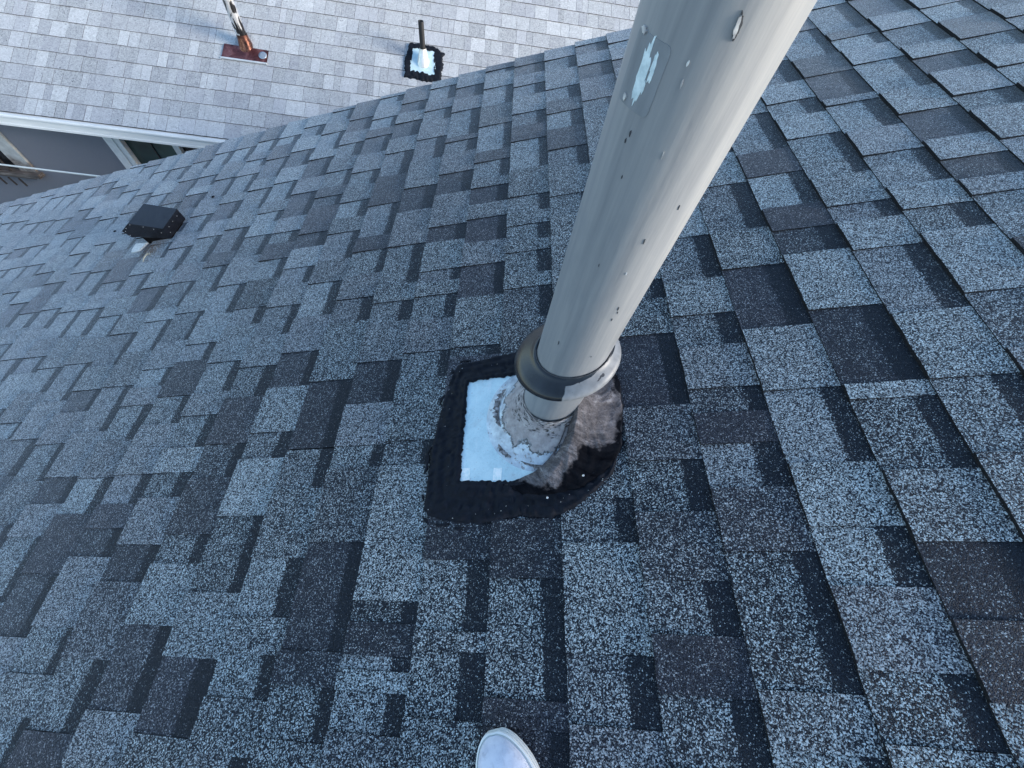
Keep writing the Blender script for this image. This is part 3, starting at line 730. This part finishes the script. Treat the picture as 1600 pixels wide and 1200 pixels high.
pipe_patch('bare_metal', flakepoly(-148, .6745, 9.5, .038, -40, 3), .0009, M['peeled'])
pipe_patch('bare_metal', flakepoly(-140.0, .681, 3.8, .019, -40, 5), .0009, M['peeled'])
pipe_patch('bare_metal', flakepoly(-142.5, .668, 1.8, .009, -40, 8), .0009, M['peeled'])
pipe_patch('paint_curl', flakepoly(-160, .697, 6, .004, -300, 6), .0016, M['curl'])
pipe_patch('paint_curl', flakepoly(-158, .655, 3.2, .005, 0, 7), .0016, M['curl'])
pipe_patch('paint_chip', flakepoly(-96.5, .7165, 3.4, .0125, -160, 11), .0010, M['crack'])
pipe_patch('paint_curl', flakepoly(-97.3, .7160, 2.3, .0115, -160, 12), .0017, M['curl'])
for (a, z, w_, h_, mt) in ((-117, .692, 1.7, .0035, 'galv'), (-115.5, .680, 1.2, .006, 'curl'), (-107, .630, 1.0, .006, 'curl'), (-140, .635, 1.4, .005, 'crack'), (-142, .628, 1.2, .004, 'crack'), (-133, .60, .8, .003, 'crack'), 
    (-88, .545, .9, .007, 'crack'), (-90, .50, 1.3, .004, 'galv'), (-78, .44, 1.0, .006, 'crack'), (-76, .432, .9, .004, 'crack'), (-79, .418, .6, .005, 'crack'), (-81, .33, .6, .003, 'crack'), (-135, .335, 1.2, .008, 'crack'), (-70, .585, .7, .005, 'crack'), (-122, .50, .6, .004, 'crack')):
    pipe_patch('paint_chip', flakepoly(a, z, w_, h_, -80, a + z * 9, 10), .0008, M[mt])
mb = MB(); rr_ = random.Random(4)
for (az, z, r) in ((-57, .2760, 2.4), (-55, .281, 1.6), (-60, .2725, 2.8), (-52, .286, 2.8), (-63, .271, 1.2)):
    a = radians(az); R0 = rr_.uniform(.071, .076); c_ = Vector((R0 * cos(a), R0 * sin(a), .2608 - (R0 - .0695) * .62 + TC * R0 * cos(a) + .0006)); q_ = .0011 * r
    tx = Vector((cos(a), sin(a), TC * cos(a) - .55)).normalized(); ty = Vector((-sin(a), cos(a), -TC * sin(a))).normalized()
    mb.add([c_ + (tx * cos(2 * pi * j / 8) + ty * 1.25 * sin(2 * pi * j / 8)) * q_ for j in range(8)] , [tuple(range(8))])
mb.build('collar_chip', [M['crack']], flue, matrix=Mfl)

# ------------------------------------------------------------------ black hooded vent on the near roof
VX = Vector((-1.62, 1.43, 0)); V0 = roof_pt(-1.62, 1.43, 0)
bv = empty('roof_vent', V0, 'small black metal hooded vent with shiny rivets on the dark roof at left', 'roof vent')
VF = frame(V0, RS, RY, RN)
def vl(s, y, n): return Vector((s + 1.62, y - 1.43, n))
def extr(profile, y0, y1, mi=0):
    m = MB(); n = len(profile)
    m.add([vl(s, y0, z) for s, z in profile] + [vl(s, y1, z) for s, z in profile], [tuple(range(n)), tuple(reversed(range(n, 2 * n)))] + [(i, i + n, (i + 1) % n + n, (i + 1) % n) for i in range(n)], mi); return m
Y0v, Y1v = 1.431, 1.568
# throat
extr([(-1.693, -.002), (-1.554, -.002), (-1.551, .02), (-1.692, .041)], Y0v + .002, Y1v - .002).build('throat', [M['ventdark']], bv, matrix=VF)
# hood: bent sheet, open underneath towards the eave
outp = [(-1.554, .002), (-1.542, .056), (-1.67, .112), (-1.743, .086), (-1.733, .049)]
m = MB()
nO = len(outp); tk = .002
for yy in (Y0v, Y1v): pass
m.add([vl(s, Y0v, z) for s, z in outp] + [vl(s, Y1v, z) for s, z in outp], [(i, i + 1, i + 1 + nO, i + nO) for i in range(nO - 1)])
cheek = [(-1.554, .002), (-1.542, .056), (-1.67, .112), (-1.743, .086), (-1.733, .049), (-1.692, .042)]
for yy, sg in ((Y0v - .0015, 1), (Y1v + .0015, -1)):
    a = [vl(s, yy, z) for s, z in cheek]; b = [vl(s, yy + .002 * sg, z) for s, z in cheek]; n = len(a)
    m.add(a + b, [tuple(range(n)), tuple(reversed(range(n, 2 * n)))] + [(i, (i + 1) % n, (i + 1) % n + n, i + n) for i in range(n)])
hood = m.build('hood', [M['ventblack']], bv, matrix=VF)
for s_, z_ in ((-1.725, .082), (-1.728, .060), (-1.705, .094), (-1.668, .1045), (-1.62, .083), (-1.585, .063), (-1.570, .040)):
    m = MB(); m.rings([[vl(s_ + .0015 * c_ * cos(2 * pi * j / 8), Y0v - .0016 - d, z_ + .0015 * c_ * sin(2 * pi * j / 8)) for j in range(8)] for c_, d in ((1, 0), (.8, .001), (.3, .0016))], cap1=True)
    m.build('rivet', [M['rivet']], hood, matrix=VF)
for y_, f in ((1.463, .72), (1.50, .74), (1.54, .70), (1.447, .40)):
    s_, z_ = -1.554 + .012 * f, .002 + .054 * f
    m = MB(); m.rings([[vl(s_ + .0012 + d, y_ + .0015 * c_ * cos(2 * pi * j / 8), z_ + .0015 * c_ * sin(2 * pi * j / 8)) for j in range(8)] for c_, d in ((1, -.001), (.8, .001), (.3, .0016))], cap1=True)
    m.build('rivet', [M['rivet']], hood, matrix=VF)
# pale corner of the flashing sheet showing below the throat
m = MB(); P4 = [(-1.694, 1.432), (-1.775, 1.445), (-1.772, 1.41), (-1.763, 1.383), (-1.735, 1.379), (-1.712, 1.386)]
m.rings([[vl(a, b, .004) for a, b in P4], [vl(a, b, .0095) for a, b in P4]], cap1=True); m.build('flashing_corner', [M['flange']], bv, matrix=VF)
tw = MB(); tw.tube([roof_pt(-1.637, 1.345, .012), roof_pt(-1.625, 1.325, .016), roof_pt(-1.632, 1.305, .013), roof_pt(-1.622, 1.285, .012)], [.002, .0026, .002, .0012], 6)
tw.tube([roof_pt(-1.628, 1.325, .015), roof_pt(-1.607, 1.33, .017), roof_pt(-1.597, 1.318, .014)], [.0015, .0016, .001], 6)
thing(tw.build('twig', [M['twig']]), 'small dry twig lying on the shingles just below the black hooded vent', 'twig')
m = MB()
for q in range(420):
    s_ = rng.gauss(-1.635, .035); y_ = rng.gauss(1.375, .032)
    if abs(s_ + 1.635) > .09 or y_ > 1.43: continue
    r = rng.uniform(.0009, .0026); c_ = roof_pt(s_, y_, .0085 + r * .3)
    a, b, d = RS * r, RY * r * rng.uniform(.5, 1.3), RN * r * .8
    m.add([c_ + a, c_ + b, c_ - a, c_ - b, c_ + d], [(0, 1, 4), (1, 2, 4), (2, 3, 4), (3, 0, 4)])
o = m.build('grit', [M['debris']]); o['kind'] = 'stuff'; thing(o, 'rusty brown grit washed out below the black hooded vent', 'grit')
m = MB()
for (s_, y_, r) in ((-1.452, 1.70, .007), (-1.23, .93, .004), (-2.02, 1.60, .006)):
    c_ = roof_pt(s_, y_, .011); pass
    m = MB(); m.rings([[c_ + RS * (r * k_ * cos(2 * pi * j / 9) * 1.2) + RY * (r * k_ * sin(2 * pi * j / 9)) + RN * (zz_ * r - .004) for j in range(9)] for k_, zz_ in ((1, 0), (.9, .5), (.4, .8))], cap1=True)
    thing(m.build('tar_blob', [M['tar']]), {-1.452: 'tiny black tar blob on shingles right of the hooded vent', -1.23: 'lone black speck of tar on shingles near the left edge', -2.02: 'black tar dot on shingles left of the hooded vent'}[s_], 'tar blob')

# ------------------------------------------------------------------ roof penetrations on the pale roof
def np_(x, t_, n=0): return NBR @ Vector((x, t_, n))
b0 = np_(-.736, .975, 0)
bp = empty('vent_pipe', b0, 'thin black vent pipe on the pale roof, ringed by a square of black tar', 'vent pipe')
def nslab(poly, z0, z1, amp, step, seed):
    return slab(rag(poly, step, amp, seed), z0, z1)
nF = NBR
po = [(-.844, 1.082), (-.640, 1.075), (-.630, .95), (-.612, .838), (-.72, .836), (-.845, .850), (-.850, .96)]
nslab([tuple(q) for q in reversed(po)], .004, .0165, .006, .012, 3).build('base_plate', [M['plate']], bp, matrix=nF)
ob = [(-.880, 1.128), (-.79, 1.138), (-.66, 1.132), (-.556, 1.085), (-.556, .95), (-.566, .783), (-.70, .776), (-.893, .790), (-.905, .95)]
ib = [(-.838, 1.072), (-.75, 1.078), (-.650, 1.068), (-.640, .95), (-.622, .846), (-.73, .846), (-.838, .858), (-.842, .96)]
c0 = Vector((-.74, .96)); o2, i2 = polar_resample(ob, 150, c0), polar_resample(ib, 150, c0); rows = []
for i in range(7):
    f = i / 6; row = []
    for j in range(150):
        p_ = i2[j].lerp(o2[j], f); nn = (o2[j] - i2[j]).normalized(); rg = noise.fractal(Vector((p_.x * 28, p_.y * 28, 2)), .8, 2, 4)
        p_ = p_ + nn * (.022 * rg if i == 6 else -.014 * rg if i == 0 else .006 * rg)
        h = .019 + .006 * rg
        if i == 6: h = 0
        row.append(Vector((p_.x, p_.y, h)))
    rows.append(row)
m = MB(); m.rings(rows); m.build('mastic_band', [M['tar']], bp, matrix=nF, smooth=True)
m = MB(); rings_ = []
for z, r in ((-.05, .060), (.02, .050), (.075, .034), (.10, .030)):
    rings_.append([b0 + Vector((r * cos(2 * pi * j / 24), r * sin(2 * pi * j / 24) - (.03 if z < .03 else 0), z + (sin(2 * pi * j / 24) * r * tan(PH) if z < .03 else 0))) for j in range(24)])
m.rings(rings_); m.build('pipe_boot', [M['boot']], bp, smooth=True)
m = MB(); m.rings([[b0 + Vector((r * cos(2 * pi * j / 20), r * sin(2 * pi * j / 20), z)) for j in range(20)] for r, z in ((.024, .0), (.024, .285), (.020, .285), (.020, .2))])
m.build('pipe', [M['bpipe']], bp, auto=40)

c0_ = np_(-2.264, .872, 0)
cp = empty('vent_pipe', c0_, 'shiny metal vent pipe with painted reflections rising from a copper flashing on the pale roof', 'vent pipe')
tpoly = [(-2.447, .738), (-2.078, .733), (-2.079, .853), (-2.218, .856), (-2.214, .90), (-2.235, .935), (-2.27, .945), (-2.300, .93), (-2.312, .895), (-2.310, .858), (-2.439, .861)]
slab(tpoly, .001, .0135).build('copper_flashing', [M['copper']], cp, matrix=nF)
m = MB(); m.rings([[Vector((.034 * c_ * cos(2 * pi * j / 20), .034 * c_ * sin(2 * pi * j / 20), z)) for j in range(20)] for c_, z in ((1, 0), (1, .002), (.6, .003))], cap1=True)
m.build('round_patch', [M['disc']], cp, smooth=True, matrix=nF @ Matrix.Translation((-2.112, .800, .0136)))
m = MB(); m.box((-2.452, .722, .008), (-2.07, .7345, .0165)); m.build('drip_lip', [M['boot']], cp, matrix=nF)
m = MB(); rings_ = []
for z, r, dy in ((-.06, .066, -.02), (.0, .058, -.01), (.05, .048, 0), (.09, .043, 0)):
    rings_.append([c0_ + Vector((r * cos(2 * pi * j / 24), r * sin(2 * pi * j / 24) + dy, z + (sin(2 * pi * j / 24) * r * tan(PH) if z < .03 else 0))) for j in range(24)])
m.rings(rings_); m.build('boot', [M['copper2']], cp, smooth=True)
m = MB(); rings_ = []
for z in (.03, .07, .12, .2, .28, .36, .5, .7):
    r = .040 + .008 * max(0, .12 - z) * 5
    rings_.append([c0_ + Vector((r * cos(2 * pi * j / 24) - .02 * z, r * sin(2 * pi * j / 24), z)) for j in range(24)])
m.rings(rings_, cap1=True); m.build('pipe', [M['tube']], cp, smooth=True)

# ------------------------------------------------------------------ cable across the gap
a, b = Vector((-3.741, 2.8, -1.275)), Vector((-2.854, 2.6, -1.128))
d = b - a; P_ = [a + d * t_ for t_ in (-3.85, -3, -2, -1, 0, 1, 2.0)]
tb = 2.15; P_[0] = a + d * ((3.586 - 2.8) / -.2); P_[-1] = a + d * 3.1
for i in range(1, 6): P_[i] = P_[0].lerp(P_[-1], i / 6)
m = MB(); m.tube(P_, .0062, 8); thing(m.build('cable', [M['cable']], smooth=True), 'thin white cable strung across the gap before the grey stucco wall', 'cable')

# ------------------------------------------------------------------ white sneaker
sh0 = roof_pt(.09, -.174, .009)
shoe = empty('sneaker', sh0, 'white low canvas sneaker on the dark shingles, only its toe in view at the bottom', 'shoe')
hd = radians(197)                           # heading of the heel seen from the toe, in roof coordinates (0 = +s)
HX = (RS * cos(radians(-76)) + RY * sin(radians(-76)))     # from toe to heel
HYv = RN.cross(HX)
SF = frame(sh0, HX, HYv, RN)                # x: toe to heel, y: across, z: up
LEN = .275
def halfw(v):
    k = min(1, v / .30); toe = math.sqrt(max(0, 1 - (1 - k) ** 2.3))
    return .046 * toe * (1 - .20 * math.exp(-((v - .62) / .16) ** 2)) * math.sqrt(max(0, 1 - max(0, (v - .86) / .14) ** 2.2))
def mid(v): return .006 * math.sin(v * 3.0) - .010 * (1 - min(1, v / .35)) ** 2
VS = [0.002, .008, .02, .04, .065, .095, .13, .17, .22, .28, .34, .42, .5, .58, .66, .74, .82, .88, .93, .965, .985, .998]
def outline(grow, z):
    Lf = [Vector((v * LEN, mid(v) - halfw(v) - grow, z)) for v in VS]; Rt = [Vector((v * LEN, mid(v) + halfw(v) + grow, z)) for v in reversed(VS)]
    pts = Lf + Rt
    for p_ in pts:
        if p_.x < .02: p_.x -= grow * (1 - p_.x / .02)
        if p_.x > LEN - .02: p_.x += grow * (1 - (LEN - p_.x) / .02)
    return pts
m = MB(); m.rings([outline(.001, 0), outline(.004, .003), outline(.0045, .009), outline(.0036, .0095), outline(.0036, .0115), outline(.0045, .012), outline(.0045, .0195), outline(.0035, .0200), outline(.0035, .0215), outline(.0042, .022), outline(.0036, .0275), outline(.001, .0285), outline(-.003, .0275)], cap0=True)
m.build('sole', [M['rubber']], shoe, matrix=SF, auto=35)
for z, gr in ((.0105, .0040), (.0208, .0039), (.0287, .0008)):
    m = MB(); q = outline(gr, z); m.tube(q + [q[0]], .0007, 4); m.build('stripe', [M['shoeline']], shoe, matrix=SF)
def hgt(v): 
    return .030 + .020 * min(1, v / .10) ** .6 + .050 * max(0, min(1, (v - .16) / .36)) + .012 * max(0, (v - .7) / .3)
m = MB(); rows = []; nu = 22
for v in VS:
    row = []
    for j in range(nu + 1):
        a = pi * j / nu; u_ = -cos(a); hw = max(0, halfw(v) - .0015)
        z = .027 + (hgt(v) - .027) * sin(a) ** .62 * min(1, v / .03 + .25)
        if v > .60: z = .027 + (min(hgt(v), .098) - .027) * min(1, sin(a) * 3.2) 
        x_ = u_ * (1 - .30 * (sin(a) if v <= .6 else min(1, sin(a) * 1.4)) * max(0, min(1, (v - .1) / .4)))
        row.append(Vector((v * LEN, mid(v) + x_ * hw, z)))
    rows.append(row)
fs_skip = []
mi = []
m.rings(rows, closed=False)
keepf = []; 
for idx, f in enumerate(m.f):
    i, j = divmod(idx, nu)
    if VS[i] > .60 and VS[i] < .95 and 6 <= j < nu - 6: continue
    keepf.append(f)
m.f = keepf; m.m = [0] * len(keepf)
m.build('upper', [M['canvas']], shoe, matrix=SF, smooth=True)
m = MB(); m.add([Vector((v * LEN, mid(v) - halfw(v) * .9, .035)) for v in VS[10:]] + [Vector((v * LEN, mid(v) + halfw(v) * .9, .035)) for v in reversed(VS[10:])], [tuple(range(2 * len(VS[10:])))])
m.build('insole', [M['lining']], shoe, matrix=SF)
for v in (.32, .38, .44, .50, .56):
    m = MB(); m.tube([(v * LEN, mid(v) - .020, hgt(v) - .004), (v * LEN + .004, mid(v), hgt(v) + .003), (v * LEN, mid(v) + .020, hgt(v) - .004)], .0026, 6); m.build('lace', [M['lace']], shoe, matrix=SF, smooth=True)
